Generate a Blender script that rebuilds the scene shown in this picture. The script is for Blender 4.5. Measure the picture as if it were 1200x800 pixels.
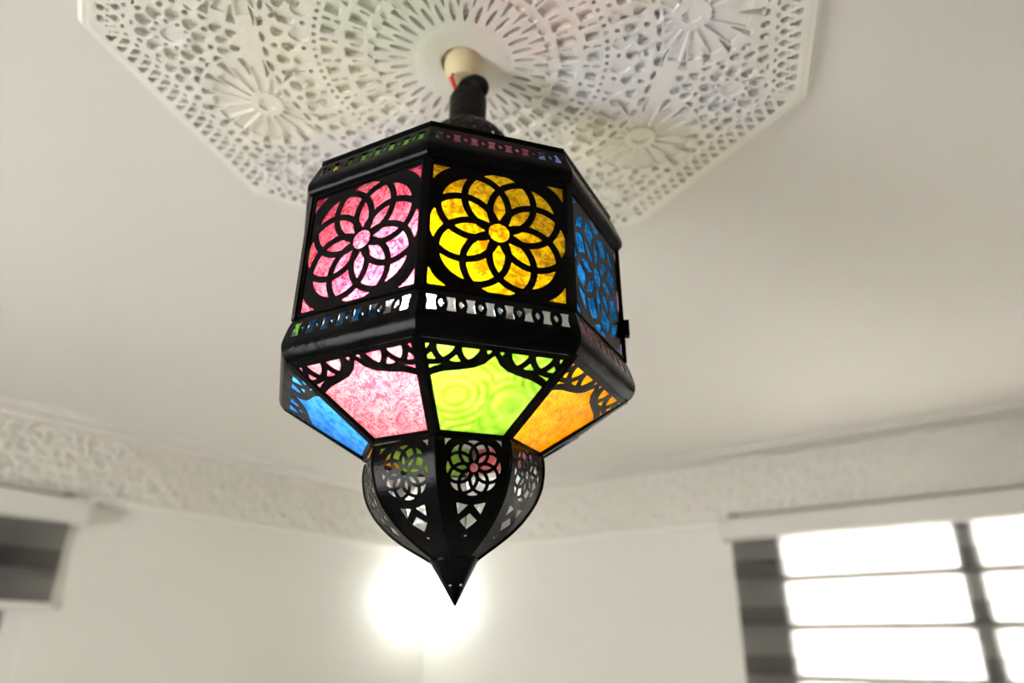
import bpy, math, random
import numpy as np
from mathutils import Matrix, Vector

for _o in list(bpy.data.objects):
    bpy.data.objects.remove(_o)
SC = bpy.context.scene
COL = SC.collection
PI = math.pi

# ------------------------------------------------------------------ camera
CAM_Z = 1.75                      # height of the lens above the floor
PITCH, ROLL, TH = 0.4169, 0.0156, 0.6803663   # TH turns the lens frame into the room frame
F_PX = 828.95


def room(x, y, z=0.0):
    """lens-heading frame (x right, y ahead, z above the lens) -> room frame"""
    return Vector((math.cos(TH) * x - math.sin(TH) * y, math.sin(TH) * x + math.cos(TH) * y, z + CAM_Z))


cam_data = bpy.data.cameras.new('camera')
cam = bpy.data.objects.new('camera', cam_data)
COL.objects.link(cam)
cam_data.sensor_width = 36.0
cam_data.lens = F_PX / 1200 * 36
cam_data.clip_start = 0.02
cp, sp, cr, sr = math.cos(PITCH), math.sin(PITCH), math.cos(ROLL), math.sin(ROLL)
_up, _fw, _x = Vector((0, -sp, cp)), Vector((0, cp, sp)), Vector((1, 0, 0))
_e1, _e2 = _x * cr + _up * sr, _x * -sr + _up * cr
_m = Matrix((_e1, _e2, -_fw)).transposed()
cam.matrix_world = Matrix.Translation((0, 0, CAM_Z)) @ Matrix.Rotation(TH, 4, 'Z') @ _m.to_4x4()
cam_data.dof.use_dof = True
cam_data.dof.focus_distance = 0.80
cam_data.dof.aperture_fstop = 2.1
SC.camera = cam

# ------------------------------------------------------------------ daylight and exposure
world = bpy.data.worlds.new('daylight')
SC.world = world
world.use_nodes = True
bg = world.node_tree.nodes['Background']
bg.inputs['Color'].default_value = (1.0, 0.965, 0.94, 1)
bg.inputs['Strength'].default_value = 17.0
SC.view_settings.view_transform = 'Standard'
SC.view_settings.look = 'None'
SC.view_settings.exposure = 0.64
SC.view_settings.gamma = 1.0
SC.view_settings.use_curve_mapping = False

# room box, room frame
X0, X1 = -3.282, 2.09
Y0, Y1 = -2.02, 3.245
ZC = CAM_Z + 0.8716               # ceiling
BULB_STRENGTH = 95.0
GLOW_STRENGTH = 4.2

# ------------------------------------------------------------------ materials


def mat(name):
    m = bpy.data.materials.new(name)
    m.use_nodes = True
    nt = m.node_tree
    b = nt.nodes['Principled BSDF']
    return m, nt, b


def node(nt, t, **kw):
    n = nt.nodes.new(t)
    for k, v in kw.items():
        if k in n.inputs:
            n.inputs[k].default_value = v
        else:
            setattr(n, k, v)
    return n


def plain(name, col, rough=0.5, metal=0.0, spec=0.5, noise=0.0, nscale=20, bump=0.0, bscale=60, coat=0.0):
    m, nt, b = mat(name)
    b.inputs['Base Color'].default_value = (*col, 1)
    b.inputs['Roughness'].default_value = rough
    b.inputs['Metallic'].default_value = metal
    b.inputs['Specular IOR Level'].default_value = spec
    b.inputs['Coat Weight'].default_value = coat
    tc = node(nt, 'ShaderNodeTexCoord')
    if noise:
        n = node(nt, 'ShaderNodeTexNoise', Scale=nscale, Detail=4.0)
        nt.links.new(tc.outputs['Object'], n.inputs['Vector'])
        r = node(nt, 'ShaderNodeValToRGB')
        r.color_ramp.elements[0].color = (*[c * (1 - noise) for c in col], 1)
        r.color_ramp.elements[1].color = (*[min(1, c * (1 + noise)) for c in col], 1)
        nt.links.new(n.outputs['Fac'], r.inputs['Fac'])
        nt.links.new(r.outputs['Color'], b.inputs['Base Color'])
    if bump:
        n = node(nt, 'ShaderNodeTexNoise', Scale=bscale, Detail=3.0)
        nt.links.new(tc.outputs['Object'], n.inputs['Vector'])
        bp = node(nt, 'ShaderNodeBump', Strength=bump, Distance=0.01)
        nt.links.new(n.outputs['Fac'], bp.inputs['Height'])
        nt.links.new(bp.outputs['Normal'], b.inputs['Normal'])
    return m


M = {}
M['wall'] = plain('wall_paint', (0.825, 0.805, 0.76), 0.33, spec=0.5, noise=0.012, nscale=3, bump=0.05, bscale=35)
M['ceiling'] = plain('ceiling_paint', (0.80, 0.77, 0.735), 0.6, noise=0.012, nscale=2, bump=0.03, bscale=30)
M['plaster'] = plain('carved_plaster', (0.89, 0.86, 0.81), 0.7, noise=0.03, nscale=14, bump=0.12, bscale=90)
M['frieze'] = plain('frieze_plaster', (0.85, 0.815, 0.76), 0.75, noise=0.05, nscale=18, bump=0.25, bscale=70)
M['floor'] = plain('floor_tile', (0.72, 0.68, 0.62), 0.3, noise=0.05, nscale=5)
M['metal'] = plain('black_lacquered_metal', (0.003, 0.003, 0.0034), 0.22, spec=0.07, bump=0.10, bscale=45)
M['metal_rough'] = plain('dull_black_metal', (0.004, 0.004, 0.004), 0.45, spec=0.12, bump=0.2, bscale=120)
M['solder'] = plain('bright_solder', (0.7, 0.7, 0.7), 0.25, metal=1.0, bump=0.4, bscale=300)
M['tin'] = plain('bare_tin', (0.62, 0.61, 0.58), 0.32, metal=1.0, bump=0.3, bscale=60)
M['cream'] = plain('cream_plastic', (0.80, 0.66, 0.42), 0.5)
M['red'] = plain('red_wire', (0.75, 0.03, 0.05), 0.4)
M['white_plastic'] = plain('white_plastic', (0.72, 0.705, 0.67), 0.4)
M['grey_metal'] = plain('grey_bracket_and_gap_shade', (0.22, 0.21, 0.19), 0.5)
M['alu'] = plain('dark_window_frame', (0.42, 0.42, 0.42), 0.45)
M['white_frame'] = plain('white_window_frame', (0.80, 0.79, 0.76), 0.35)
M['brown'] = plain('brown_blackout_board', (0.045, 0.028, 0.018), 0.5, noise=0.3, nscale=8)


def emission(name, col, s):
    m = bpy.data.materials.new(name)
    m.use_nodes = True
    nt = m.node_tree
    nt.nodes.clear()
    o = node(nt, 'ShaderNodeOutputMaterial')
    e = node(nt, 'ShaderNodeEmission', Color=(*col, 1), Strength=s)
    nt.links.new(e.outputs[0], o.inputs[0])
    return m


M['bulb'] = emission('lit_bulb', (0.97, 1.0, 0.98), BULB_STRENGTH)
M['glow_source'] = emission('glow_ball_emission', (0.97, 1.0, 0.93), GLOW_STRENGTH)


def stained(name, deep, pale, kind, tr=0.30, bstr=0.5):
    """hand-rolled stained glass: streaky colour, pressed relief, scatters the bulb behind it"""
    m = bpy.data.materials.new(name)
    m.use_nodes = True
    nt = m.node_tree
    nt.nodes.clear()
    L = nt.links.new
    out = node(nt, 'ShaderNodeOutputMaterial')
    tc = node(nt, 'ShaderNodeTexCoord')
    n1 = node(nt, 'ShaderNodeTexNoise', Scale=40.0, Detail=6.0, Roughness=0.65, Distortion=1.5)
    L(tc.outputs['Object'], n1.inputs['Vector'])
    ramp = node(nt, 'ShaderNodeValToRGB')
    ramp.color_ramp.elements[0].position = 0.32
    ramp.color_ramp.elements[1].position = 0.68
    ramp.color_ramp.elements[0].color = (*deep, 1)
    ramp.color_ramp.elements[1].color = (*pale, 1)
    if kind == 'hammered':
        n2 = node(nt, 'ShaderNodeTexNoise', Scale=75.0, Detail=3.0, Roughness=0.55, Distortion=2.2)
        L(tc.outputs['Object'], n2.inputs['Vector'])
        hsrc = n2.outputs['Fac']
    elif kind == 'floral':
        v = node(nt, 'ShaderNodeTexVoronoi', Scale=15.0, feature='F1')
        L(tc.outputs['Object'], v.inputs['Vector'])
        mu = node(nt, 'ShaderNodeMath', operation='MULTIPLY')
        mu.inputs[1].default_value = 46.0
        L(v.outputs['Distance'], mu.inputs[0])
        s = node(nt, 'ShaderNodeMath', operation='SINE')
        L(mu.outputs[0], s.inputs[0])
        hsrc = s.outputs[0]
    elif kind == 'crackle':
        n2 = node(nt, 'ShaderNodeTexNoise', Scale=55.0, Detail=2.0, Distortion=3.0)
        L(tc.outputs['Object'], n2.inputs['Vector'])
        a = node(nt, 'ShaderNodeMath', operation='SUBTRACT')
        a.inputs[1].default_value = 0.5
        L(n2.outputs['Fac'], a.inputs[0])
        b = node(nt, 'ShaderNodeMath', operation='ABSOLUTE')
        L(a.outputs[0], b.inputs[0])
        c = node(nt, 'ShaderNodeMath', operation='MINIMUM')
        c.inputs[1].default_value = 0.06
        L(b.outputs[0], c.inputs[0])
        d = node(nt, 'ShaderNodeMath', operation='MULTIPLY')
        d.inputs[1].default_value = 14.0
        L(c.outputs[0], d.inputs[0])
        hsrc = d.outputs[0]
    else:
        n2 = node(nt, 'ShaderNodeTexNoise', Scale=90.0, Detail=3.0, Distortion=1.5)
        L(tc.outputs['Object'], n2.inputs['Vector'])
        hsrc = n2.outputs['Fac']
    # thicker relief is deeper in colour
    amp = {'hammered': 1.5, 'floral': 0.09, 'crackle': 0.55, 'wavy': 1.0}[kind]
    k1 = node(nt, 'ShaderNodeMath', operation='MULTIPLY_ADD')
    L(hsrc, k1.inputs[0])
    k1.inputs[1].default_value = amp
    k1.inputs[2].default_value = {'hammered': -0.75, 'floral': 0.05, 'crackle': -0.33, 'wavy': -0.45}[kind]
    k2 = node(nt, 'ShaderNodeMath', operation='ADD')
    L(n1.outputs['Fac'], k2.inputs[0])
    L(k1.outputs[0], k2.inputs[1])
    L(k2.outputs[0], ramp.inputs['Fac'])
    bump = node(nt, 'ShaderNodeBump', Strength=bstr, Distance=0.004)
    L(hsrc, bump.inputs['Height'])
    t1 = node(nt, 'ShaderNodeBsdfTranslucent')
    L(ramp.outputs['Color'], t1.inputs['Color'])
    L(bump.outputs['Normal'], t1.inputs['Normal'])
    t2 = node(nt, 'ShaderNodeBsdfTransparent')
    L(ramp.outputs['Color'], t2.inputs['Color'])
    mx = node(nt, 'ShaderNodeMixShader', Fac=tr)
    L(t1.outputs[0], mx.inputs[1])
    L(t2.outputs[0], mx.inputs[2])
    g = node(nt, 'ShaderNodeBsdfGlossy', Roughness=0.12)
    L(bump.outputs['Normal'], g.inputs['Normal'])
    m2 = node(nt, 'ShaderNodeMixShader', Fac=0.045)
    L(mx.outputs[0], m2.inputs[1])
    L(g.outputs[0], m2.inputs[2])
    L(m2.outputs[0], out.inputs['Surface'])
    return m


G = {
    'pink': stained('pink_glass', (0.52, 0.03, 0.11), (0.92, 0.44, 0.50), 'crackle'),
    'yellow': stained('yellow_glass', (0.34, 0.20, 0.002), (0.74, 0.58, 0.014), 'hammered'),
    'blue': stained('blue_glass', (0.012, 0.14, 0.30), (0.09, 0.42, 0.66), 'hammered'),
    'green': stained('green_glass', (0.16, 0.42, 0.02), (0.45, 0.75, 0.14), 'floral'),
    'clear': stained('clear_glass', (0.70, 0.78, 0.75), (0.92, 0.95, 0.92), 'hammered'),
}
# paler pressed glass of the lower panes
GL = {
    'pink': stained('pale_pink_glass', (0.72, 0.16, 0.22), (0.95, 0.58, 0.60), 'crackle', 0.22),
    'green': stained('lime_glass', (0.34, 0.56, 0.04), (0.62, 0.80, 0.24), 'floral', 0.22),
    'orange': stained('orange_glass', (0.78, 0.34, 0.001), (1.0, 0.62, 0.015), 'wavy', 0.22),
    'blue': stained('sky_blue_glass', (0.06, 0.28, 0.66), (0.26, 0.58, 0.90), 'wavy', 0.22),
}
# thin clear-toned glass of the roof
GR = {
    'green': stained('roof_green_glass', (0.35, 0.72, 0.15), (0.60, 0.90, 0.40), 'wavy', 0.72),
    'pink': stained('roof_pink_glass', (0.80, 0.18, 0.32), (0.97, 0.55, 0.66), 'wavy', 0.72),
    'blue': stained('roof_blue_glass', (0.25, 0.38, 0.85), (0.58, 0.66, 0.97), 'wavy', 0.72),
    'yellow': stained('roof_yellow_glass', (0.88, 0.70, 0.12), (0.98, 0.90, 0.42), 'wavy', 0.72),
}


def window_glass():
    m = bpy.data.materials.new('window_glass')
    m.use_nodes = True
    nt = m.node_tree
    nt.nodes.clear()
    o = node(nt, 'ShaderNodeOutputMaterial')
    t = node(nt, 'ShaderNodeBsdfTransparent', Color=(0.95, 0.97, 0.96, 1))
    g = node(nt, 'ShaderNodeBsdfGlossy', Roughness=0.02)
    f = node(nt, 'ShaderNodeFresnel', IOR=1.45)
    x = node(nt, 'ShaderNodeMixShader')
    nt.links.new(f.outputs[0], x.inputs['Fac'])
    nt.links.new(t.outputs[0], x.inputs[1])
    nt.links.new(g.outputs[0], x.inputs[2])
    nt.links.new(x.outputs[0], o.inputs[0])
    return m


M['glass'] = window_glass()


def fabric(name, col, trans, through):
    """blind cloth: diffuse, lets some daylight scatter through, open weave lets some pass straight"""
    m = bpy.data.materials.new(name)
    m.use_nodes = True
    nt = m.node_tree
    nt.nodes.clear()
    L = nt.links.new
    o = node(nt, 'ShaderNodeOutputMaterial')
    tc = node(nt, 'ShaderNodeTexCoord')
    w = node(nt, 'ShaderNodeTexNoise', Scale=160.0, Detail=2.0)
    L(tc.outputs['Object'], w.inputs['Vector'])
    r = node(nt, 'ShaderNodeValToRGB')
    r.color_ramp.elements[0].color = (*[c * 0.9 for c in col], 1)
    r.color_ramp.elements[1].color = (*[c * 1.1 for c in col], 1)
    L(w.outputs['Fac'], r.inputs['Fac'])
    a = node(nt, 'ShaderNodeBsdfDiffuse')
    L(r.outputs['Color'], a.inputs['Color'])
    b = node(nt, 'ShaderNodeBsdfTranslucent', Color=(0.75, 0.71, 0.65, 1))
    c = node(nt, 'ShaderNodeBsdfTransparent', Color=(0.95, 0.92, 0.88, 1))
    x = node(nt, 'ShaderNodeMixShader', Fac=trans)
    L(a.outputs[0], x.inputs[1])
    L(b.outputs[0], x.inputs[2])
    y = node(nt, 'ShaderNodeMixShader', Fac=through)
    L(x.outputs[0], y.inputs[1])
    L(c.outputs[0], y.inputs[2])
    L(y.outputs[0], o.inputs[0])
    return m


M['woven'] = fabric('grey_woven_band', (0.17, 0.17, 0.17), 0.38, 0.03)
M['sheer'] = fabric('grey_sheer_band', (0.055, 0.055, 0.057), 0.27, 0.09)
M['seam'] = fabric('grey_seam', (0.12, 0.12, 0.12), 0.16, 0.0)

# ------------------------------------------------------------------ mesh helpers


class MB:
    def __init__(s):
        s.v, s.f = [], []

    def add(s, v, f):
        n = len(s.v)
        s.v += [tuple(p) for p in v]
        s.f += [tuple(i + n for i in q) for q in f]
        return s

    def box(s, a, b):
        (x0, y0, z0), (x1, y1, z1) = a, b
        v = [(x, y, z) for z in (z0, z1) for y in (y0, y1) for x in (x0, x1)]
        return s.add(v, [(0, 2, 3, 1), (4, 5, 7, 6), (0, 1, 5, 4), (2, 6, 7, 3), (0, 4, 6, 2), (1, 3, 7, 5)])

    def bar(s, p, q, w, h, up=(0, 0, 1), taper=1.0):
        p, q, up = Vector(p), Vector(q), Vector(up)
        d = (q - p).normalized()
        a = d.cross(up).normalized()
        b = a.cross(d).normalized()
        v = []
        for c, k in ((p, 1.0), (q, taper)):
            for sx, sy in ((-1, -1), (1, -1), (1, 1), (-1, 1)):
                v.append(c + a * sx * w / 2 * k + b * sy * h / 2 * k)
        return s.add(v, [(3, 2, 1, 0), (4, 5, 6, 7), (0, 1, 5, 4), (1, 2, 6, 5), (2, 3, 7, 6), (3, 0, 4, 7)])

    def lathe(s, prof, n=32, c=(0, 0), rot=0.0, cap=True):
        v = []
        for r, z in prof:
            for k in range(n):
                a = rot + 2 * PI * k / n
                v.append((c[0] + r * math.cos(a), c[1] + r * math.sin(a), z))
        f = []
        for i in range(len(prof) - 1):
            for k in range(n):
                k2 = (k + 1) % n
                f.append((i * n + k, i * n + k2, (i + 1) * n + k2, (i + 1) * n + k))
        if cap:
            f.append(tuple(reversed(range(n))))
            f.append(tuple((len(prof) - 1) * n + k for k in range(n)))
        return s.add(v, f)

    def tube(s, pts, r, n=10, closed=False):
        pts = [Vector(p) for p in pts]
        v, f = [], []
        m = len(pts)
        ref = Vector((0.31, 0.17, 0.93))
        for i, p in enumerate(pts):
            a = pts[(i - 1) % m] if (closed or i) else p
            b = pts[(i + 1) % m] if (closed or i < m - 1) else p
            d = (b - a).normalized()
            x = d.cross(ref).normalized()
            y = d.cross(x)
            rr = r[i] if isinstance(r, (list, tuple)) else r
            for k in range(n):
                t = 2 * PI * k / n
                v.append(p + x * math.cos(t) * rr + y * math.sin(t) * rr)
        for i in range(m if closed else m - 1):
            j = (i + 1) % m
            for k in range(n):
                k2 = (k + 1) % n
                f.append((i * n + k, i * n + k2, j * n + k2, j * n + k))
        if not closed:
            f.append(tuple(reversed(range(n))))
            f.append(tuple((m - 1) * n + k for k in range(n)))
        return s.add(v, f)

    def sphere(s, c, r, n=24, m=14, sq=(1, 1, 1)):
        prof = [(c[0], c[1], c[2])]
        v, f = [], []
        for i in range(m + 1):
            t = PI * i / m
            for k in range(n):
                a = 2 * PI * k / n
                v.append((c[0] + r * sq[0] * math.sin(t) * math.cos(a), c[1] + r * sq[1] * math.sin(t) * math.sin(a), c[2] - r * sq[2] * math.cos(t)))
        for i in range(m):
            for k in range(n):
                k2 = (k + 1) % n
                f.append((i * n + k, i * n + k2, (i + 1) * n + k2, (i + 1) * n + k))
        return s.add(v, f)

    def mesh(s, name, material, smooth=None, inside=None):
        me = bpy.data.meshes.new(name)
        me.from_pydata(s.v, [], s.f)
        if inside is None:
            me.validate()
        me.materials.append(material)
        if inside is not None:                 # bare tin on the inner face of the sheet
            me.materials.append(inside)
            ids = np.zeros(len(s.f), dtype=np.int32)
            ids[s.inner[0]:s.inner[1]] = 1
            me.polygons.foreach_set('material_index', ids)
        if smooth is not None:
            me.polygons.foreach_set('use_smooth', [True] * len(me.polygons))
            me.set_sharp_from_angle(angle=math.radians(smooth))
        me.update()
        return me


def obj(name, me, parent=None, matrix=None):
    o = bpy.data.objects.new(name, me)
    COL.objects.link(o)
    if parent is not None:
        o.parent = parent
    if matrix is not None:
        o.matrix_local = matrix
    return o


def thing(name, label, cat, loc=(0, 0, 0), rotz=0.0, group=None):
    o = bpy.data.objects.new(name, None)
    COL.objects.link(o)
    o.empty_display_size = 0.05
    o.location = loc
    o.rotation_euler = (0, 0, rotz)
    o['label'] = label
    o['category'] = cat
    if group:
        o['group'] = group
    return o


def struct(name, me, parent=None):
    o = obj(name, me, parent)
    if parent is None:
        o['kind'] = 'structure'
    return o


def sheet(field, u0, u1, nu, v0, v1, nv, mapf, t0, t1, back=True, runs=True):
    """pierced sheet: solid where field(u, v) > 0 (marching squares), mapf(u, v, w) puts it in space, w from t0 to t1"""
    us = np.linspace(u0, u1, nu + 1)
    vs = np.linspace(v0, v1, nv + 1)
    U, V = np.meshgrid(us, vs)
    Fv = field(U, V)
    Fv[0, :] = np.minimum(Fv[0, :], -1e-4)
    Fv[-1, :] = np.minimum(Fv[-1, :], -1e-4)
    Fv[:, 0] = np.minimum(Fv[:, 0], -1e-4)
    Fv[:, -1] = np.minimum(Fv[:, -1], -1e-4)
    ins = Fv > 0
    cnt = ins[:-1, :-1].astype(int) + ins[1:, :-1] + ins[:-1, 1:] + ins[1:, 1:]
    F = Fv.tolist()
    I = ins.tolist()
    cnt = cnt.tolist()
    us, vs = us.tolist(), vs.tolist()
    idx, uv = {}, []

    def corner(i, j):
        k = (i, j)
        if k not in idx:
            idx[k] = len(uv)
            uv.append((us[j], vs[i]))
        return idx[k]

    def cross(i, j, i2, j2):
        k = (i, j, i2, j2) if (i, j) < (i2, j2) else (i2, j2, i, j)
        if k not in idx:
            a, b = F[k[0]][k[1]], F[k[2]][k[3]]
            t = min(0.95, max(0.05, a / (a - b)))
            idx[k] = len(uv)
            uv.append((us[k[1]] + t * (us[k[3]] - us[k[1]]), vs[k[0]] + t * (vs[k[2]] - vs[k[0]])))
        return idx[k]

    polys, walls = [], []
    for i in range(nv):
        j = 0
        row = cnt[i]
        while j < nu:
            c = row[j]
            if c == 0:
                j += 1
                continue
            if c == 4:
                j2 = j
                while j2 < nu and row[j2] == 4 and (runs or j2 == j):
                    j2 += 1
                polys.append((corner(i, j), corner(i, j2), corner(i + 1, j2), corner(i + 1, j)))
                j = j2
                continue
            q = [(i, j), (i, j + 1), (i + 1, j + 1), (i + 1, j)]
            poly, out = [], None
            first_in = None
            for k in range(4):
                a, b = q[k], q[(k + 1) % 4]
                ia, ib = I[a[0]][a[1]], I[b[0]][b[1]]
                if ia:
                    poly.append(corner(*a))
                if ia != ib:
                    p = cross(*a, *b)
                    poly.append(p)
                    if ia:
                        out = p
                    else:
                        if out is not None:
                            walls.append((out, p))
                            out = None
                        else:
                            first_in = p
            if out is not None and first_in is not None:
                walls.append((out, first_in))
            if len(poly) >= 3:
                polys.append(tuple(poly))
            j += 1
    n = len(uv)
    verts = [mapf(u, v, t1) for u, v in uv]
    faces = list(polys)
    verts += [mapf(u, v, t0) for u, v in uv]
    if back:
        faces += [tuple(n + k for k in reversed(p)) for p in polys]
    faces += [(b, a, a + n, b + n) for a, b in walls]
    mb = MB()
    mb.v, mb.f = verts, faces
    mb.inner = (len(polys), 2 * len(polys)) if back else None
    return mb


hyp = np.hypot

# ------------------------------------------------------------------ room shell


def wall_with_hole(axis, pos, thick, a0, a1, z0, z1, holes):
    """wall slab normal to axis; holes = list of (a0, a1, z0, z1)"""
    mb = MB()

    def slab(p0, p1, q0, q1):
        if p1 - p0 < 1e-6 or q1 - q0 < 1e-6:
            return
        lo, hi = min(pos, pos + thick), max(pos, pos + thick)
        if axis == 'x':
            mb.box((lo, p0, q0), (hi, p1, q1))
        else:
            mb.box((p0, lo, q0), (p1, hi, q1))
    cur = a0
    for h in sorted(holes):
        slab(cur, h[0], z0, z1)
        slab(h[0], h[1], z0, h[2])
        slab(h[0], h[1], h[3], z1)
        cur = h[1]
    slab(cur, a1, z0, z1)
    return mb


T = 0.22
WIN_FAR = (-1.150, 0.390, CAM_Z - 1.0, CAM_Z + 0.565)      # opening behind the bright blind
WIN_LEFT = (-0.55, 1.115, CAM_Z - 0.62, CAM_Z + 0.50)
WIN_ADDED = (-2.15, -1.15, 0.45, 2.15)  # unseen rear opening, added and sized to light the room
struct('wall_back', wall_with_hole('y', Y1, T, X0 - T, X1 + T, 0, ZC + 0.1, [WIN_FAR]).mesh('wall_back', M['wall']))
struct('wall_left', wall_with_hole('x', X0, -T, Y0 - T, Y1, 0, ZC + 0.1, [WIN_LEFT]).mesh('wall_left', M['wall']))
struct('wall_front', wall_with_hole('y', Y0, -T, X0 - T, X1 + T, 0, ZC + 0.1, [WIN_ADDED]).mesh('wall_front', M['wall']))
struct('wall_right', wall_with_hole('x', X1, T, Y0, Y1, 0, ZC + 0.1, []).mesh('wall_right', M['wall']))
struct('floor', MB().box((X0, Y0, -0.1), (X1, Y1, 0)).mesh('floor', M['floor']))
struct('ceiling', MB().box((X0, Y0, ZC), (X1, Y1, ZC + 0.1)).mesh('ceiling', M['ceiling']))

# flat plaster step that frames the ceiling
_w, _d = 0.17, 0.014


def step_strip(a, b):
    (xa, ya), (xb, yb) = a, b
    return MB().box((min(xa, xb), min(ya, yb), ZC - _d), (max(xa, xb), max(ya, yb), ZC + 0.002))


def bevelled(o, w, seg=3):
    m = o.modifiers.new('bevel', 'BEVEL')
    m.width = w
    m.segments = seg
    m.limit_method = 'ANGLE'
    return o


bevelled(struct('trim_1', step_strip((X0, Y0), (X0 + _w, Y1)).mesh('ceiling_step_left', M['ceiling'])), 0.012)
bevelled(struct('trim_2', step_strip((X0 + _w, Y1 - _w), (X1, Y1)).mesh('ceiling_step_back', M['ceiling'])), 0.012)

# carved frieze under the ceiling
FZ0, FZ1 = CAM_Z + 0.585, ZC - _d
FH = FZ1 - FZ0
TW = 0.293


_rng = random.Random(4)
_holes = []
for _i in range(8):
    for _j in range(7):
        _holes.append(((_i + 0.5 + 0.5 * (_j % 2) - 0.25 + _rng.uniform(-0.28, 0.28)) * TW / 8 - TW / 2, (_j + 0.5 + _rng.uniform(-0.25, 0.25)) * FH / 7 - FH / 2,
                       _rng.uniform(0.0070, 0.0120), _rng.uniform(0.0110, 0.0200), _rng.uniform(0, PI)))


def frieze_field(u, v):
    H = np.full_like(u, -1.0)
    for hx, hy, ra, rb, an in _holes:
        for sh in (-TW, 0, TW):
            dx, dy = u - hx - sh, v - hy
            p, q = dx * math.cos(an) + dy * math.sin(an), -dx * math.sin(an) + dy * math.cos(an)
            H = np.maximum(H, 1 - (p / ra) ** 2 - (q / rb) ** 2)
    H = np.minimum(H, (FH / 2 - 0.010 - np.abs(v)) * 60)
    return np.minimum(-H, np.minimum(TW / 2 - np.abs(u), FH / 2 - np.abs(v)) * 100 + 1e-6)


_ft = sheet(frieze_field, -TW / 2 - 0.001, TW / 2 + 0.001, 110, -FH / 2 - 0.001, FH / 2 + 0.001, 110,
            lambda u, v, w: (u, -w, v), 0.0, 0.015, back=False).mesh('carved_tile', M['frieze'])
n_back = int((X1 - X0) / TW) + 1
n_left = int((Y1 - Y0) / TW) + 1
zf = (FZ0 + FZ1) / 2
tr3 = struct('trim_3', MB().box((X0, Y1 - 0.010, FZ0), (X1, Y1, FZ1)).mesh('frieze_back', M['frieze']))
for k in range(n_back):
    x = X0 + 0.024 + TW * (k + 0.5)
    if x + TW / 2 > X1:
        break
    obj('carved_tile', _ft, tr3, Matrix.Translation((x, Y1 - 0.010, zf)))
tr4 = struct('trim_4', MB().box((X0, Y0, FZ0), (X0 + 0.010, Y1 - 0.010, FZ1)).mesh('frieze_left', M['frieze']))
for k in range(n_left):
    y = Y1 - 0.026 - TW * (k + 0.5)
    if y - TW / 2 < Y0:
        break
    obj('carved_tile', _ft, tr4, Matrix.Translation((X0 + 0.010, y, zf)) @ Matrix.Rotation(PI / 2, 4, 'Z'))

# slim moulding along the foot of the frieze
bevelled(struct('trim_5', MB().box((X0 + 0.032, Y1 - 0.032, FZ0 - 0.026), (X1, Y1, FZ0)).mesh('moulding_back', M['plaster'])), 0.010, 3)
bevelled(struct('trim_6', MB().box((X0, Y0, FZ0 - 0.026), (X0 + 0.032, Y1, FZ0)).mesh('moulding_left', M['plaster'])), 0.010, 3)

# ------------------------------------------------------------------ windows


def window(name, axis, pos, hole, depth_sign, frame_m, pane_m, mullions, fw=0.055, blackout_board=False, inset=0.06):
    a0, a1, z0, z1 = hole
    p0, p1 = pos + depth_sign * inset, pos + depth_sign * (inset + 0.05)

    def bx(mb, q0, q1, r0, r1, d0=p0, d1=p1):
        lo, hi = min(d0, d1), max(d0, d1)
        if axis == 'x':
            return mb.box((lo, q0, r0), (hi, q1, r1))
        return mb.box((q0, lo, r0), (q1, hi, r1))
    fr = MB()
    bx(fr, a0, a0 + fw, z0, z1)
    bx(fr, a1 - fw, a1, z0, z1)
    bx(fr, a0 + fw, a1 - fw, z0, z0 + fw)
    bx(fr, a0 + fw, a1 - fw, z1 - fw, z1)
    w = struct(name, fr.mesh('window_frame', frame_m))
    xs = [a0 + fw] + [v for m_ in mullions for v in (m_ - fw / 2, m_ + fw / 2)] + [a1 - fw]
    for m_ in mullions:
        obj('mullion', bx(MB(), m_ - fw / 2, m_ + fw / 2, z0 + fw, z1 - fw).mesh('mullion', frame_m), w)
    pm = (p0 + p1) / 2
    for k in range(0, len(xs), 2):
        obj('pane', bx(MB(), xs[k], xs[k + 1], z0 + fw, z1 - fw, pm - 0.003, pm + 0.003).mesh('pane', pane_m), w)
    if blackout_board:
        q0, q1 = pos + depth_sign * 0.15, pos + depth_sign * 0.18
        obj('blackout_board', bx(MB(), a0, a1, z0, z1, q0, q1).mesh('blackout_board', M['brown']), w)  # board added behind the panes to keep sky light out
    return w


window('window_1', 'y', Y1, WIN_FAR, 1, M['alu'], M['glass'], [-0.385], 0.075, inset=0.0)
window('window_2', 'x', X0, WIN_LEFT, -1, M['white_frame'], M['glass'], [0.28], 0.075, blackout_board=True, inset=0.004)
window('added_window_3', 'y', Y0, WIN_ADDED, -1, M['white_frame'], M['glass'], [-1.65], 0.06)

# sky portals in the openings: they only steer the sampling of the daylight


def portal(name, loc, rot, sx, sy):
    l = bpy.data.lights.new(name, 'AREA')
    l.shape = 'RECTANGLE'
    l.size, l.size_y = sx, sy
    l.cycles.is_portal = True
    o = bpy.data.objects.new(name, l)
    COL.objects.link(o)
    o.location = loc
    o.rotation_euler = rot


portal('sky_portal', ((WIN_ADDED[0] + WIN_ADDED[1]) / 2, Y0 - T - 0.02, 1.3), (PI / 2, 0, PI), WIN_ADDED[1] - WIN_ADDED[0], 1.7)
portal('sky_portal', ((WIN_FAR[0] + WIN_FAR[1]) / 2, Y1 + T + 0.02, (WIN_FAR[2] + WIN_FAR[3]) / 2), (PI / 2, 0, 0), WIN_FAR[1] - WIN_FAR[0], WIN_FAR[3] - WIN_FAR[2])

# ------------------------------------------------------------------ zebra blinds


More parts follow.
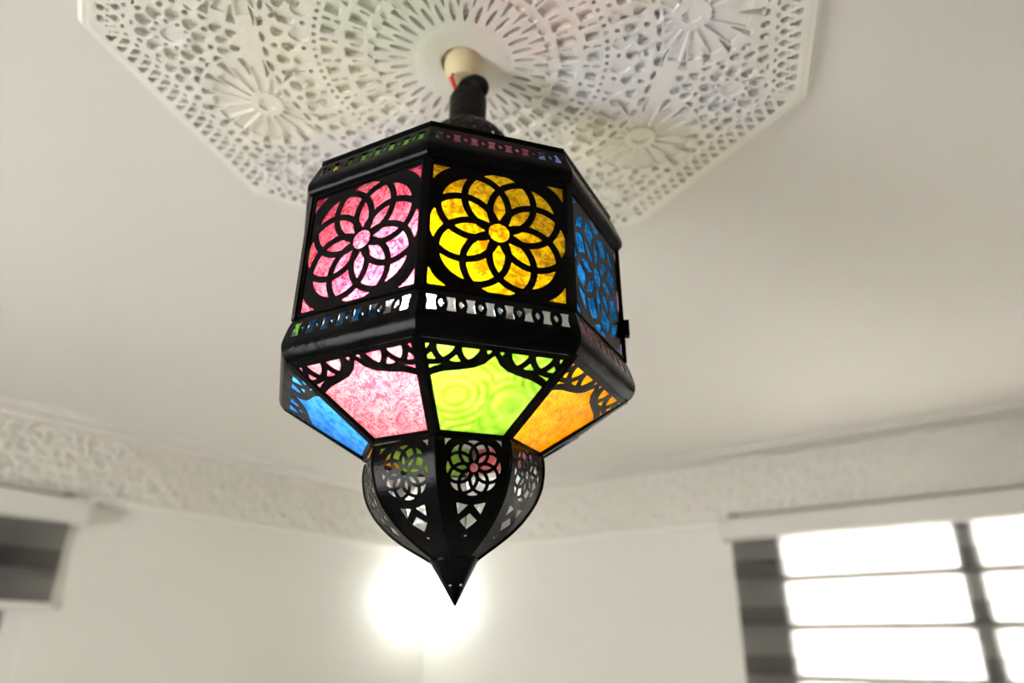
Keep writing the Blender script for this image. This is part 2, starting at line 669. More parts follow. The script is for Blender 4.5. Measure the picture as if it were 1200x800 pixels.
def blind(label, L, mw, x_left, x_right, z_top, z_bot, dark_centres, ext_l, ext_r):
    """local frame: x along the wall, y into the room, z up (room height)"""
    b = thing('zebra_blind', label, 'blind')
    b.matrix_world = mw
    ca = MB().box((x_left - ext_l, 0.0, z_top), (x_right + ext_r, 0.085, z_top + 0.098))
    c = obj('cassette', ca.mesh('cassette', M['white_plastic']), b)
    bevelled(c, 0.014, 3)
    obj('gap_shade_strip', MB().box((x_left + 0.045, 0.0, z_top + 0.098), (x_right - 0.02, 0.060, z_top + 0.110)).mesh('gap_shade_strip', M['grey_metal']), b)  # dark strip standing in for the shadow gap above the cassette
    for xx in (x_left + 0.035, x_right - 0.04):
        obj('bracket', MB().box((xx - 0.018, 0.0, z_top + 0.098), (xx + 0.018, 0.075, z_top + 0.115)).mesh('bracket', M['grey_metal']), b)
    yb = 0.022
    z = z_top

    def cloth(za, zb_, y):
        return MB().add([(x_left, y, za), (x_right, y, za), (x_right, y, zb_), (x_left, y, zb_)], [(0, 1, 2, 3)])
    for zc_ in dark_centres:
        zt, zb = zc_ + 0.040, zc_ - 0.036
        if zt < z:
            obj('woven_band', cloth(zt, z, yb).mesh('woven_band', M['woven']), b)
        if zb < z_bot:
            zb = z_bot
        obj('sheer_band', cloth(zb, min(zt, z), yb).mesh('sheer_band', M['sheer']), b)
        obj('seam', cloth(zb - 0.024, zb + 0.006, yb - 0.004).mesh('seam', M['seam']), b)
        z = zb
    if z > z_bot:
        obj('woven_band', cloth(z_bot, z, yb).mesh('woven_band', M['woven']), b)
    rail = obj('bottom_rail', MB().box((x_left, yb - 0.014, z_bot - 0.038), (x_right, yb + 0.012, z_bot)).mesh('bottom_rail', M['white_plastic']), b)
    bevelled(rail, 0.008, 3)
    return b


# wall_back: local x = room x, y into the room = -room y
mw_back = Matrix.Translation((0, Y1, 0)) @ Matrix.Diagonal((1, -1, 1, 1))
blind('grey striped zebra blind lit from behind on the right-hand window', 0, mw_back, -1.298, 0.56, CAM_Z + 0.487, CAM_Z - 1.08,
      [CAM_Z + z for z in (0.360, 0.168, -0.026, -0.22, -0.41, -0.60, -0.79, -0.98)], 0.035, 0.035)
# wall_left: local x = -room y so that x_left end is near the corner
mw_left = Matrix.Translation((X0, 0, 0)) @ Matrix(((0, 1, 0, 0), (1, 0, 0, 0), (0, 0, 1, 0), (0, 0, 0, 1)))
blind('dark grey striped zebra blind drawn halfway up on the left-hand window', 0, mw_left, -0.78, 1.17, CAM_Z + 0.462, CAM_Z + 0.163,
      [CAM_Z + 0.318], 0.035, 0.055)

# ------------------------------------------------------------------ corner glow of unknown source: glowing ball and arm added for it
lp = thing('corner_glow', 'bright white ball added for the glow of unknown source in the wall corner below the lantern tip', 'glow_source', (X0 + 0.17, Y1 - 0.17, CAM_Z + 0.30))
obj('glow_ball', MB().sphere((0, 0, 0), 0.140).mesh('glow_ball', M['glow_source'], 60), lp)
obj('added_arm', MB().tube([(-0.09, 0.09, 0), (-0.14, 0.14, 0.0), (-0.165, 0.165, 0.0)], 0.018).mesh('added_arm', M['white_plastic'], 40), lp)

# ------------------------------------------------------------------ ceiling medallion
S = 0.85
MED_C = room(-0.101 * S, 0.999 * S)
MED_PHI = 0.1089 + TH
med = thing('ceiling_medallion', 'large octagonal carved white plaster medallion on the ceiling', 'medallion', (MED_C.x, MED_C.y, ZC), 0)
AP = 0.6741 * math.cos(PI / 8)


def med_fields(x, y):
    """returns deep-hole field and shallow-hole field (positive inside a hole); x runs to the middle of an octagon side"""
    r = hyp(x, y)
    a = np.arctan2(y, x)
    D = np.full_like(x, -1.0)
    Sh = np.full_like(x, -1.0)

    def tang(n, off):
        k = (a * n / (2 * PI) + off + 512) % 1.0 - 0.5
        return r * k * 2 * PI / n

    def ell(n, off, c, rr, tt):
        return 1 - ((r - c) / rr) ** 2 - (tang(n, off) / tt) ** 2

    def rect(n, off, r0, r1, w):
        t = np.abs(tang(n, off))
        return np.minimum(np.minimum(r - r0, r1 - r), w - t) * 120
    O = 0.5
    t2 = np.abs(tang(32, O + 0.5))
    D = np.maximum(D, ell(32, O, 0.117, 0.020, 0.0046))
    D = np.maximum(D, np.minimum(0.0066 * (r - 0.126) / 0.037 - t2, 0.163 - r) * 150)
    Sh = np.maximum(Sh, ell(32, O, 0.166, 0.0085, 0.0085))
    D = np.maximum(D, rect(32, O, 0.181, 0.216, 0.0108))
    D = np.maximum(D, rect(32, O + 0.5, 0.186, 0.205, 0.0024))
    D = np.maximum(D, rect(32, O, 0.233, 0.259, 0.0105))
    D = np.maximum(D, np.minimum(np.minimum(0.005 * (0.241 - r) / 0.013 - t2, r - 0.227), 0.241 - r) * 120)
    D = np.maximum(D, rect(32, O + 0.5, 0.244, 0.259, 0.0032))
    D = np.maximum(D, ell(96, O, 0.2695, 0.0042, 0.0042))
    Sh = np.maximum(Sh, ell(32, O + 0.5, 0.296, 0.0175, 0.0155))
    D = np.maximum(D, ell(32, O, 0.316, 0.0135, 0.0115))
    D = np.maximum(D, ell(32, O + 0.5, 0.334, 0.0115, 0.0125))
    D = np.maximum(D, ell(32, O, 0.342, 0.006, 0.006))
    D = np.maximum(D, ell(32, O, 0.290, 0.0045, 0.0045))
    # everything below lies outside the round field
    Do = np.full_like(x, -1.0)
    So = np.full_like(x, -1.0)
    ay = np.abs(y)
    # slits that follow the inner octagon
    Do = np.maximum(Do, ell(64, 0, 0.3615, 0.0048, 0.0125))
    # big rosette on the middle of each side
    rx, ry = x - 0.418, y
    q = hyp(rx, ry)
    qa = np.arctan2(ry, rx)

    def qt(n, off):
        k = (qa * n / (2 * PI) + off + 64) % 1.0 - 0.5
        return np.abs(q * k * 2 * PI / n)
    wv = 0.0058 + 0.006 * np.clip((q - 0.03) / 0.07, 0, 1)
    So = np.maximum(So, np.minimum(np.minimum(q - 0.033, 0.103 - q), wv - qt(16, 0.5)) * 120)
    So = np.maximum(So, (0.017 - q) * 60)
    Do = np.maximum(Do, np.minimum(np.minimum(q - 0.075, 0.122 - q), 0.0085 * (q - 0.075) / 0.045 - qt(16, 0.0)) * 140)
    clip_ros = (r - 0.371) * 80
    Do_r, So_r = np.minimum(Do, np.maximum(clip_ros, (0.368 - r) * 80)), np.minimum(So, clip_ros)
    Do, So = Do_r, So_r
    # small rosette on each corner of the octagon
    vx, vy = x - 0.522 * math.cos(PI / 8), ay - 0.522 * math.sin(PI / 8)
    p = hyp(vx, vy)
    pa = np.arctan2(vy, vx) - PI / 8

    def pt(n, off):
        k = (pa * n / (2 * PI) + off + 64) % 1.0 - 0.5
        return p * k * 2 * PI / n

    def pell(n, off, c, rr, tt):
        return 1 - ((p - c) / rr) ** 2 - (pt(n, off) / tt) ** 2
    free = np.minimum((q - 0.128) * 80, (AP - 0.073 - x) * 80)
    So = np.maximum(So, np.minimum((0.0185 - p) * 80, free))
    Do = np.maximum(Do, np.minimum(pell(10, 0.5, 0.049, 0.0145, 0.0128), free))
    Do = np.maximum(Do, np.minimum(pell(10, 0.0, 0.030, 0.005, 0.004), free))
    Do = np.maximum(Do, np.minimum(pell(10, 0.0, 0.066, 0.006, 0.006), free))
    Do = np.maximum(Do, np.minimum(pell(20, 0.5, 0.087, 0.012, 0.010), np.minimum(free, (r - 0.375) * 80)))
    Do = np.maximum(Do, np.minimum(pell(20, 0.0, 0.108, 0.010, 0.0095), np.minimum(free, (r - 0.375) * 80)))
    # row of openings inside the plain strip
    ky = (y / 0.0268 + 0.5 + 64) % 1.0 - 0.5
    row = 1 - ((x - (AP - 0.083)) / 0.0085) ** 2 - (ky * 0.0268 / 0.0082) ** 2
    Do = np.maximum(Do, np.minimum(row, np.minimum((0.125 - ay) * 80, (q - 0.125) * 80)))
    D = np.maximum(D, Do)
    Sh = np.maximum(Sh, So)
    # lattice border
    edge = (x * math.tan(PI / 8) - 0.006 - ay) * 80
    st = 0.0262
    for xx, off, rx_, ry_ in ((AP - 0.050, 0.5, 0.0088, 0.0078), (AP - 0.027, 0.0, 0.0088, 0.0078), (AP - 0.038, 0.0, 0.0040, 0.0040), (AP - 0.062, 0.0, 0.0035, 0.0055), (AP - 0.0385, 0.5, 0.0030, 0.0030)):
        k = (y / st + off + 64) % 1.0 - 0.5
        b = 1 - np.abs((x - xx) / rx_) ** 1.5 - np.abs(k * st / ry_) ** 1.5
        D = np.maximum(D, np.minimum(b, edge))
    return D, Sh


def med_outline(x, y):
    r = hyp(x, y)
    return np.minimum(np.minimum(AP - x, (x * math.tan(PI / 8) - np.abs(y)) * math.cos(PI / 8) + 0.0006), r - 0.040) * 60


def med_front(x, y):
    D, Sh = med_fields(x, y)
    return np.minimum(np.minimum(-D, -Sh), med_outline(x, y))


def med_mid(x, y):
    D, Sh = med_fields(x, y)
    return np.minimum(-D, med_outline(x, y))


_ym = AP * math.tan(PI / 8) + 0.004
med_map = lambda x, y, w: (x * S, y * S, -w)
me_front = sheet(med_front, 0.03, AP + 0.003, 440, -_ym, _ym, 380, med_map, 0.0105, 0.0145, back=False).mesh('carved_layer', M['plaster'])
me_mid = sheet(med_mid, 0.03, AP + 0.003, 440, -_ym, _ym, 380, med_map, 0.003, 0.0105, back=False).mesh('carved_ground', M['plaster'])
for k in range(8):
    rm = Matrix.Rotation(MED_PHI + (k + 0.5) * PI / 4, 4, 'Z')
    pc = obj('carved_section', me_front, med, rm)
    obj('recessed_layer', me_mid, pc)
# outer rim
rim = MB()
for k in range(8):
    a0, a1 = MED_PHI + k * PI / 4, MED_PHI + (k + 1) * PI / 4
    pr = [(0.6741 * S - 0.020, 0.0145), (0.6741 * S - 0.016, 0.0150), (0.6741 * S - 0.008, 0.0150), (0.6741 * S - 0.001, 0.013), (0.6741 * S + 0.004, 0.008), (0.6741 * S + 0.010, 0.0)]
    v = [(R_ * math.cos(a), R_ * math.sin(a), -h) for R_, h in pr for a in (a0, a1)]
    rim.add(v, [(2 * i, 2 * i + 1, 2 * i + 3, 2 * i + 2) for i in range(len(pr) - 1)])
obj('rim', rim.mesh('rim', M['plaster'], 35), med)
obj('backing', MB().lathe([(0.04 * S, -0.003), (AP * S, -0.003), (AP * S, 0.0), (0.04 * S, 0.0)], 64, cap=False).mesh('backing', M['plaster']), med)
# plain boss round the hole
boss = MB().lathe([(0.041 * S, -0.002), (0.0402 * S, -0.0140), (0.043 * S, -0.0150), (0.086 * S, -0.0150), (0.090 * S, -0.0142)], 64, cap=False)
obj('boss', boss.mesh('boss', M['plaster'], 30), med)

# ------------------------------------------------------------------ lantern
# local frame: origin on the ceiling above the lantern, axes of the lens heading (x right, y away), z up from the ceiling
LX, LY = -0.0933 * S, 1.0 * S
lroot = room(LX, LY)
lan = thing('hanging_lantern', 'black pierced metal octagonal lantern with coloured stained glass panes', 'lantern')
lan.matrix_world = Matrix.Translation((lroot.x, lroot.y, ZC)) @ Matrix.Rotation(TH, 4, 'Z') @ Matrix.Rotation(-0.0102, 4, 'Y')
ZL = -0.8716                       # lens height in this frame: add to heights measured from the lens
PHI = -0.8804                      # azimuth of corner 0 (0 = towards the lens, positive to the right)
C8 = math.cos(PI / 8)
T8 = math.tan(PI / 8)


def face_matrix(k):
    """local x = along the face to the right, y = outwards, z = up"""
    a = PHI + (k + 0.5) * PI / 4
    n = Vector((math.sin(a), -math.cos(a), 0))
    t = Vector((math.cos(a), math.sin(a), 0))
    m = Matrix.Identity(4)
    m.col[0][:3] = t
    m.col[1][:3] = n
    m.col[2][:3] = (0, 0, 1)
    return m


class Prof:
    """profile of a face: apothem and height along a polyline given as (corner radius, height above the lens)"""

    def __init__(s, pts, sub=1):
        p = [(r * C8, z + ZL) for r, z in pts]
        if sub > 1:
            q = []
            n = len(p)
            for i in range(n - 1):
                p0, p1, p2, p3 = p[max(i - 1, 0)], p[i], p[i + 1], p[min(i + 2, n - 1)]
                for j in range(sub):
                    t = j / sub
                    q.append(tuple(0.5 * (2 * b + (c - a) * t + (2 * a - 5 * b + 4 * c - d) * t * t + (3 * b - a - 3 * c + d) * t ** 3)
                                   for a, b, c, d in zip(p0, p1, p2, p3)))
            q.append(p[-1])
            p = q
        s.p = p
        s.l = [0.0]
        for a, b in zip(p, p[1:]):
            s.l.append(s.l[-1] + math.hypot(b[0] - a[0], b[1] - a[1]))
        s.len = s.l[-1]

    def at(s, l):
        l = min(max(l, 0), s.len)
        i = 0
        while i < len(s.l) - 2 and s.l[i + 1] < l:
            i += 1
        t = (l - s.l[i]) / max(1e-9, s.l[i + 1] - s.l[i])
        a, b = s.p[i], s.p[i + 1]
        d = (b[0] - a[0], b[1] - a[1])
        n = math.hypot(*d)
        nx, nz = -d[1] / n, d[0] / n          # outward when the profile runs downwards
        return a[0] + d[0] * t, a[1] + d[1] * t, nx, nz

    def ap(s, l):                              # numpy version of the apothem
        return np.interp(l, s.l, [q[0] for q in s.p])

    def map(s, u, l, w):
        r, z, nx, nz = s.at(l)
        return (u * r * T8, r + nx * w, z + nz * w)


TIN = 0.0009
LOCAL = {}

# ---- upper panels (square rosette frets)
UP = Prof([(0.2165, 0.503), (0.2178, 0.338)])
RC, RRHO, RHW = 0.500, 0.482, 0.047       # eight interlaced rings


def ring_field(px, py, hw):
    r = hyp(px, py)
    Fb = np.full_like(px, -1.0)
    Fo = np.full_like(px, 9.0)
    for k in range(8):
        d = hyp(px - RC * math.cos(k * PI / 4), py - RC * math.sin(k * PI / 4))
        Fb = np.maximum(Fb, hw - np.abs(d - RRHO))
        Fo = np.minimum(Fo, d - RRHO)
    Fr = np.maximum(Fb, np.minimum(Fo, r - 0.5))
    Fr = np.maximum(Fr, 0.024 - np.abs(r - 0.168))        # ring round the eye
    return np.where(r < 0.146, -(0.146 - r), Fr), r


def upper_field(u, l):
    xm = u * UP.ap(l) * T8
    ym = UP.len / 2 - l
    px, py = xm / 0.0830, (ym + 0.0005) / 0.0820
    Fp, r = ring_field(px, py, RHW)
    ax, ay = np.abs(px), np.abs(py)
    q = 0.915
    H = np.minimum.reduce([q - ax, q - ay, hyp(ax - (q - 0.44), ay - (q - 0.44)) - 0.478, (ax + ay) - 1.50])
    Fp = np.minimum(Fp, -H)
    Fp = np.maximum(Fp, np.maximum(np.abs(xm) - 0.0768, np.abs(ym) - 0.0755) * 10)
    inner = np.minimum(1.0 - np.abs(u), np.minimum(l, UP.len - l) * 8)
    return np.minimum(Fp, inner + 1e-5)


me_up = sheet(upper_field, -1.0, 1.0, 190, 0, UP.len, 190, UP.map, -TIN / 2, TIN / 2).mesh('side_panel', M['metal'], inside=M['tin'])


def flat_pane(prof, l0, l1, m0, w0, w1):
    mb = MB()
    v = []
    for w in (w0, w1):
        for l in (l0, l1):
            r, z, nx, nz = prof.at(l)
            h = r * T8 - m0
            for sx in (-1, 1):
                v.append((sx * h, r + nx * w, z + nz * w))
    return mb.add(v, [(0, 1, 3, 2), (4, 6, 7, 5), (0, 4, 5, 1), (2, 3, 7, 6), (0, 2, 6, 4), (1, 5, 7, 3)])


def frame_bars(prof, l0, l1, m0, wd, w0, w1):
    """four narrow raised bars round a panel"""
    mb = MB()

    def pt(l, e, w):
        r, z, nx, nz = prof.at(l)
        return Vector((e * 1.0, r + nx * w, z + nz * w)), r * T8

    def corner(l, sx, inset, w):
        p, h = pt(l, 0, w)
        p.x = sx * (h - inset)
        return p
    for (la, lb) in ((l0, l0 + wd), (l1 - wd, l1)):
        v = [corner(l, sx, m0, w) for w in (w0, w1) for l in (la, lb) for sx in (-1, 1)]
        mb.add(v, [(0, 1, 3, 2), (4, 6, 7, 5), (0, 4, 5, 1), (2, 3, 7, 6), (0, 2, 6, 4), (1, 5, 7, 3)])
    for sx in (-1, 1):
        v = [corner(l, sx, m, w) for w in (w0, w1) for l in (l0, l1) for m in (m0, m0 + wd)]
        mb.add(v, [(0, 1, 3, 2), (4, 6, 7, 5), (0, 4, 5, 1), (2, 3, 7, 6), (0, 2, 6, 4), (1, 5, 7, 3)])
    return mb


me_up_frame = frame_bars(UP, 0.002, UP.len - 0.002, 0.0035, 0.0028, 0.0, 0.0022).mesh('panel_frame', M['metal'])
UPCOL = ['pink', 'yellow', 'blue', 'pink', 'clear', 'clear', 'blue', 'green']
pane_up = {}
for k in range(8):
    o = obj('side_panel', me_up, lan, face_matrix(k))
    obj('panel_frame', me_up_frame, o)
    c = UPCOL[k]
    if c not in pane_up:
        pane_up[c] = flat_pane(UP, 0.006, UP.len - 0.006, 0.006, -0.0045, -0.0018).mesh('glass_pane', G[c])
    g = obj('glass_pane', pane_up[c], o)
    g['label'] = c + ' textured glass'

# ---- pierced rails
RU = Prof([(0.2080, 0.5565), (0.2105, 0.5530), (0.2150, 0.5430), (0.2200, 0.5300), (0.2242, 0.5190), (0.2248, 0.5110), (0.2215, 0.5045), (0.2150, 0.5015)], 4)
RM = Prof([(0.2168, 0.3420), (0.2195, 0.3375), (0.2235, 0.3280), (0.2270, 0.3160), (0.2290, 0.3060), (0.2275, 0.2970), (0.2230, 0.2895), (0.2175, 0.2855)], 4)


def rail_field(prof, lc, hh):
    def f(u, l):
        half = prof.ap(l) * T8
        xm = u * half
        y = (l - lc)
        H = np.full_like(u, -1.0)
        pitch = 0.0205
        for k in range(8):
            x = xm - (k - 3.5) * pitch
            w = 0.0034 + 0.0018 * np.abs(y / hh) ** 1.6
            H = np.maximum(H, np.minimum(w - np.abs(x), hh - np.abs(y)) * 200)
        for k in range(7):
            x = xm - (k - 3) * pitch
            H = np.maximum(H, 1 - np.abs(x / 0.0024) - (y / (hh * 0.55)) ** 2)
        return np.minimum(-H, np.minimum(np.minimum(l, prof.len - l) * 300, (1 - np.abs(u)) * 30) + 1e-5)
    return f


me_ru = sheet(rail_field(RU, 0.0215, 0.0082), -1, 1, 300, 0, RU.len, 56, RU.map, -TIN, 0.0).mesh('upper_rail', M['metal'], 40, inside=M['tin'])
me_rm = sheet(rail_field(RM, 0.0215, 0.0092), -1, 1, 300, 0, RM.len, 60, RM.map, -TIN, 0.0).mesh('middle_rail', M['metal'], 40, inside=M['tin'])
for k in range(8):
    obj('upper_rail', me_ru, lan, face_matrix(k))
    obj('middle_rail', me_rm, lan, face_matrix(k))

# ---- tapering lower panels
LP = Prof([(0.2180, 0.2850), (0.1085, 0.2190)])


def lower_field(u, l):
    xm = u * LP.ap(l) * T8
    ym = LP.len - l                     # up from the foot
    W = 0.0815
    a = np.abs(xm) / W
    # lower edge of the fret: cusp in the middle, two lobes, deep at the sides
    depth = np.interp(a, [0, 0.03, 0.10, 0.22, 0.40, 0.58, 0.72, 0.82, 0.92, 1.0], [0.012, 0.015, 0.023, 0.0295, 0.034, 0.0375, 0.043, 0.050, 0.060, 0.070])
    fret = depth - l
    H = np.full_like(u, -1.0)
    # lattice of overlapping arches
    st, rho, hw = 0.0262, 0.0262, 0.0034
    B = np.full_like(u, -1.0)
    for k in range(-4, 5):
        d = hyp(xm - (k + 0.5) * st, (l - 0.002))
        B = np.maximum(B, hw - np.abs(d - rho))
        d = hyp(xm - (k + 0.5) * st, (l - 0.002))
        B = np.maximum(B, hw * 0.9 - np.abs(d - rho * 0.5) * 1.0 - 1.0)
    rimb = 0.0052 - np.abs(fret - 0.0052)
    B = np.maximum(B, rimb)
    B = np.maximum(B, 0.0065 - l)
    Ff = np.minimum(fret, B)
    # border strips round the glass
    side = 0.0075 - (LP.ap(l) * T8 - np.abs(xm)) * 0.97
    foot = 0.005 - ym
    Fb = np.maximum(side, foot)
    inner = np.minimum((1.0 - np.abs(u)) * 0.05, np.minimum(l, LP.len - l)) + 1e-6
    return np.minimum(np.maximum(Ff, Fb), inner) * 100


me_lo = sheet(lower_field, -1, 1, 200, 0, LP.len, 140, LP.map, -TIN / 2, TIN / 2).mesh('lower_panel', M['metal'], inside=M['tin'])
LOCOL = ['pink', 'green', 'orange', 'blue', 'pink', 'green', 'orange', 'blue']
pane_lo = {}
for k in range(8):
    o = obj('lower_panel', me_lo, lan, face_matrix(k))
    c = LOCOL[k]
    if c not in pane_lo:
        pane_lo[c] = flat_pane(LP, 0.004, LP.len - 0.003, 0.004, -0.0045, -0.0015).mesh('glass_pane', GL[c])
    g = obj('glass_pane', pane_lo[c], o)
    g['label'] = c + ' pressed glass'

# ---- corner strips


def corner_pt(k, R_, z):
    a = PHI + k * PI / 4
    return Vector((R_ * math.sin(a), -R_ * math.cos(a), z + ZL))


for k in range(8):
    out = (corner_pt(k, 1, 0) - corner_pt(k, 0, 0))
    obj('corner_post', MB().bar(corner_pt(k, 0.2172, 0.503), corner_pt(k, 0.2185, 0.338), 0.009, 0.004, out).mesh('corner_post', M['metal']), lan)
    obj('lower_rib', MB().bar(corner_pt(k, 0.2180, 0.287), corner_pt(k, 0.1085, 0.219), 0.0085, 0.004, out + Vector((0, 0, -1))).mesh('lower_rib', M['metal']), lan)

# ---- roof and dome
eaves = MB().lathe([(0.2070, 0.5520 + ZL), (0.2115, 0.5545 + ZL), (0.2115, 0.5585 + ZL), (0.2060, 0.5610 + ZL), (0.1990, 0.5610 + ZL), (0.1990, 0.5560 + ZL)], 8, rot=PHI - PI / 2, cap=False)
obj('eaves', eaves.mesh('eaves', M['metal']), lan)
RP = Prof([(0.0800, 0.6250), (0.2000, 0.5600)])
ROOFCOL = ['green', 'pink', 'blue', 'yellow', 'green', 'pink', 'blue', 'yellow']
pane_ro = {}
for k in range(8):
    c = ROOFCOL[k]
    if c not in pane_ro:
        pane_ro[c] = flat_pane(RP, 0.002, RP.len - 0.001, 0.003, -0.0015, 0.0015).mesh('roof_pane', GR[c])
    g = obj('roof_pane', pane_ro[c], lan, face_matrix(k))
    g['label'] = c + ' textured glass'
for k in range(8):
    out = (corner_pt(k, 1, 0) - corner_pt(k, 0, 0))
    obj('roof_rib', MB().bar(corner_pt(k, 0.2030, 0.5600), corner_pt(k, 0.0780, 0.6270), 0.010, 0.005, out + Vector((0, 0, 1.5))).mesh('roof_rib', M['metal']), lan)


def dome_field(u, v):
    H = np.full_like(u, -1.0)
    for j, (lv, n) in enumerate(((0.46, 30), (0.58, 26), (0.69, 22))):
        k = (u * n + 0.5 * (j % 2)) % 1.0 - 0.5
        H = np.maximum(H, 1 - (k / 0.17) ** 2 - ((v - lv) / 0.026) ** 2)
    return np.minimum(-H, np.minimum(v, 1 - v) * 50 + 1e-5)


_dp = [(0.0735, 0.620), (0.0725, 0.648), (0.069, 0.672), (0.063, 0.691), (0.053, 0.706), (0.042, 0.717), (0.030, 0.724)]
DP = Prof([(r / C8, z) for r, z in _dp], 4)


def dome_map(u, v, w):
    r, z, nx, nz = DP.at(v * DP.len)
    a = u * 2 * PI
    return ((r - w) * math.cos(a) + 0.006, (r - w) * math.sin(a), z)


dome = sheet(lambda u, v: dome_field(u, v), -0.002, 1.002, 420, 0, 1, 48, dome_map, 0.0012, 0.0, runs=False)
obj('dome', dome.mesh('dome', M['metal_rough'], 50, inside=M['tin']), lan)
TX = 0.006        # the neck leans a little to the right


def nk(x, y, z):
    return (x + TX, y, z + ZL)


neck = MB().lathe([(0.034, 0.719 + ZL), (0.0300, 0.726 + ZL), (0.0285, 0.735 + ZL), (0.0285, 0.782 + ZL), (0.0255, 0.790 + ZL), (0.012, 0.794 + ZL)], 32, c=(TX * 0.8, 0))
obj('neck', neck.mesh('neck', M['metal_rough'], 40), lan)
ring_pts = []
for k in range(28):
    t = 2 * PI * k / 28
    ring_pts.append(nk(0.0055 + 0.0135 * math.cos(t), -0.004 - 0.004 * math.cos(t), 0.8015 + 0.0135 * math.sin(t)))
obj('hanging_ring', MB().tube(ring_pts, 0.0120, 12, True).mesh('hanging_ring', M['metal_rough'], 60), lan)
obj('wire', MB().tube([(-0.010, 0.0, 0.79 + ZL), (-0.0215, -0.018, 0.812 + ZL), (-0.019, -0.012, 0.825 + ZL), (-0.012, 0.0, 0.850 + ZL)], 0.0035, 8).mesh('wire', M['red'], 60), lan)

# ---- cream cup in the hole of the medallion
cup = thing('ceiling_cup', 'cream plastic ceiling cup above the lantern ring', 'ceiling cup', (MED_C.x, MED_C.y, ZC))
cup.rotation_euler = (0, 0, TH)
obj('shell', MB().lathe([(0.030, 0.0), (0.0312, -0.020), (0.0300, -0.032), (0.0255, -0.044), (0.0215, -0.050), (0.010, -0.052)], 40, c=(0.003, 0.002)).mesh('shell', M['cream'], 40), cup)
obj('hook', MB().tube([(0.004, 0.0, -0.05), (0.008, 0.0, -0.058), (0.014, -0.001, -0.064), (0.010, 0.0, -0.070), (0.002, 0.0, -0.068)], 0.003, 8).mesh('hook', M['grey_metal'], 60), cup)

# ---- bulb-shaped pierced foot
GP = Prof([(0.1085, 0.2190), (0.1105, 0.2080), (0.1105, 0.1950), (0.1075, 0.1780), (0.1015, 0.1630), (0.0925, 0.1490), (0.0800, 0.1350), (0.0660, 0.1230), (0.0500, 0.1120), (0.0370, 0.1040), (0.0270, 0.0975)], 3)


def shear(p):
    z = p[2] - ZL
    k = max(0.0, 0.219 - z)
    return k


def gore_field(u, l):
    half = GP.ap(l) * T8
    xm = u * half
    # rosette in the upper part
    lc, sc = 0.0370, 0.0330
    px, py = xm / sc, (lc - l) / sc
    Fp, r = ring_field(px, py, 0.058)
    H = np.full_like(u, -1.0)
    ax = np.abs(xm)
    q = 0.97
    H = np.maximum(H, np.minimum.reduce([q - ax / sc, q - py, hyp(ax / sc - (q - 0.44), py - (q - 0.44)) - 0.47, (ax / sc + py) - 1.4]))

    def half_plane(x1, y1, x2, y2):
        n = math.hypot(x2 - x1, y2 - y1)
        return ((x2 - x1) * (l - y1) - (y2 - y1) * (ax - x1)) / n
    A, B_, C_ = (0.0165, 0.0750), (0.0030, 0.0780), (0.0128, 0.0895)
    tri = np.minimum.reduce([-half_plane(*A, *B_), -half_plane(*B_, *C_), -half_plane(*C_, *A)]) / sc
    tri2 = np.minimum.reduce([half_plane(*A, *B_), half_plane(*B_, *C_), half_plane(*C_, *A)]) / sc
    H = np.maximum(H, np.maximum(tri, tri2))
    dl = (l - 0.0975)
    dia = 1 - ax / 0.0098 - np.where(dl < 0, -dl / 0.0095, dl / 0.0115)
    H = np.maximum(H, dia * 0.3)
    H = np.maximum(H, 0.055 - hyp(px, (l - 0.1185) / sc))
    Fp = np.where(l > 0.0715, 0.3, Fp)
    Fp = np.minimum(Fp, -H)
    edge = 0.0065 - (half - ax)
    Fp = np.maximum(Fp, edge / sc)
    Fp = np.maximum(Fp, (0.0045 - l) / sc)
    return np.minimum(Fp, np.minimum((1 - np.abs(u)) * 3, np.minimum(l, GP.len - l) * 30) + 1e-5)


me_go = sheet(gore_field, -1, 1, 120, 0, GP.len, 170, GP.map, -TIN, 0.0).mesh('foot_petal', M['metal'], 40, inside=M['tin'])
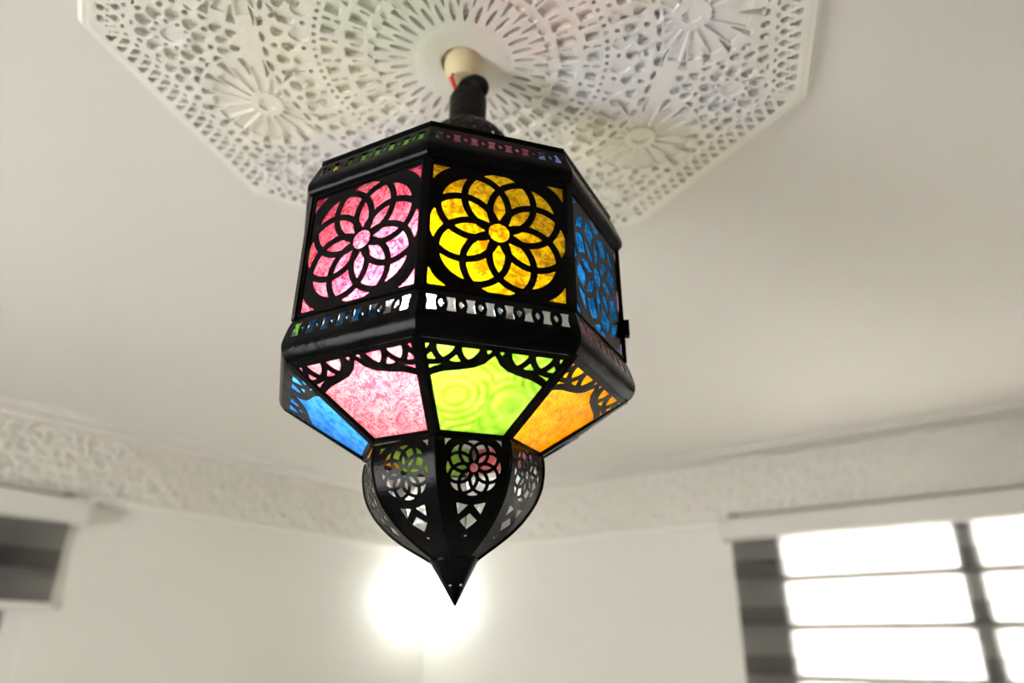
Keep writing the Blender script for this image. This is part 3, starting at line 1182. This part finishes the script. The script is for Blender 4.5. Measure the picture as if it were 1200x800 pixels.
# the foot hangs slightly askew
LEAN = 0.055
foot_m = Matrix.Translation((0.002, 0, 0.219 + ZL)) @ Matrix.Rotation(-LEAN, 4, 'Y') @ Matrix.Translation((0, 0, -(0.219 + ZL)))
for k in range(8):
    o = obj('foot_petal', me_go, lan, foot_m @ face_matrix(k))
for k in range(8):
    a = PHI + k * PI / 4
    pts = [Vector((r / C8 * math.sin(a), -r / C8 * math.cos(a), z)) for r, z in GP.p]
    obj('foot_rib', MB().tube(pts, 0.0016, 6).mesh('foot_rib', M['metal'], 60), lan, foot_m)
cone = MB().lathe([(0.0285, 0.1000 + ZL), (0.0285, 0.0970 + ZL), (0.0268, 0.0955 + ZL), (0.0045, 0.0555 + ZL), (0.0006, 0.0490 + ZL)], 28)
fin = obj('finial', cone.mesh('finial', M['metal'], 40), lan, foot_m)
for a in (-0.32, 0.62, 2.2, 3.9):
    zz = 0.0705
    rr = 0.0128
    obj('rivet', MB().sphere((rr * math.sin(a), -rr * math.cos(a), zz + ZL), 0.0017, 10, 6).mesh('rivet', M['solder'], 60), fin)
# collar between glass and foot
obj('collar', MB().lathe([(0.1065, 0.2165 + ZL), (0.1105, 0.2165 + ZL), (0.1105, 0.2215 + ZL), (0.1065, 0.2215 + ZL)], 8, rot=PHI - PI / 2, cap=False).mesh('collar', M['metal']), lan)

# ---- little door catch on the right-hand corner
p = corner_pt(3, 0.2205, 0.385)
a3 = PHI + 3 * PI / 4
latch = MB().bar(p + Vector((0, 0, 0.011)), p + Vector((0, 0, -0.011)), 0.010, 0.012, Vector((math.sin(a3), -math.cos(a3), 0)))
obj('latch', latch.mesh('latch', M['metal']), lan)

# ---- light source inside
BX, BY, BZ = -0.0313, -0.1318, 0.3695 + ZL
obj('bulb', MB().sphere((BX, BY, BZ), 0.025, sq=(1, 1, 1.15)).mesh('bulb', M['bulb'], 60), lan)
obj('bulb_holder', MB().lathe([(0.012, BZ + 0.027), (0.016, BZ + 0.033), (0.017, BZ + 0.075), (0.006, BZ + 0.085), (0.003, 0.60 + ZL)], 20, c=(BX, BY)).mesh('bulb_holder', M['white_plastic'], 40), lan)
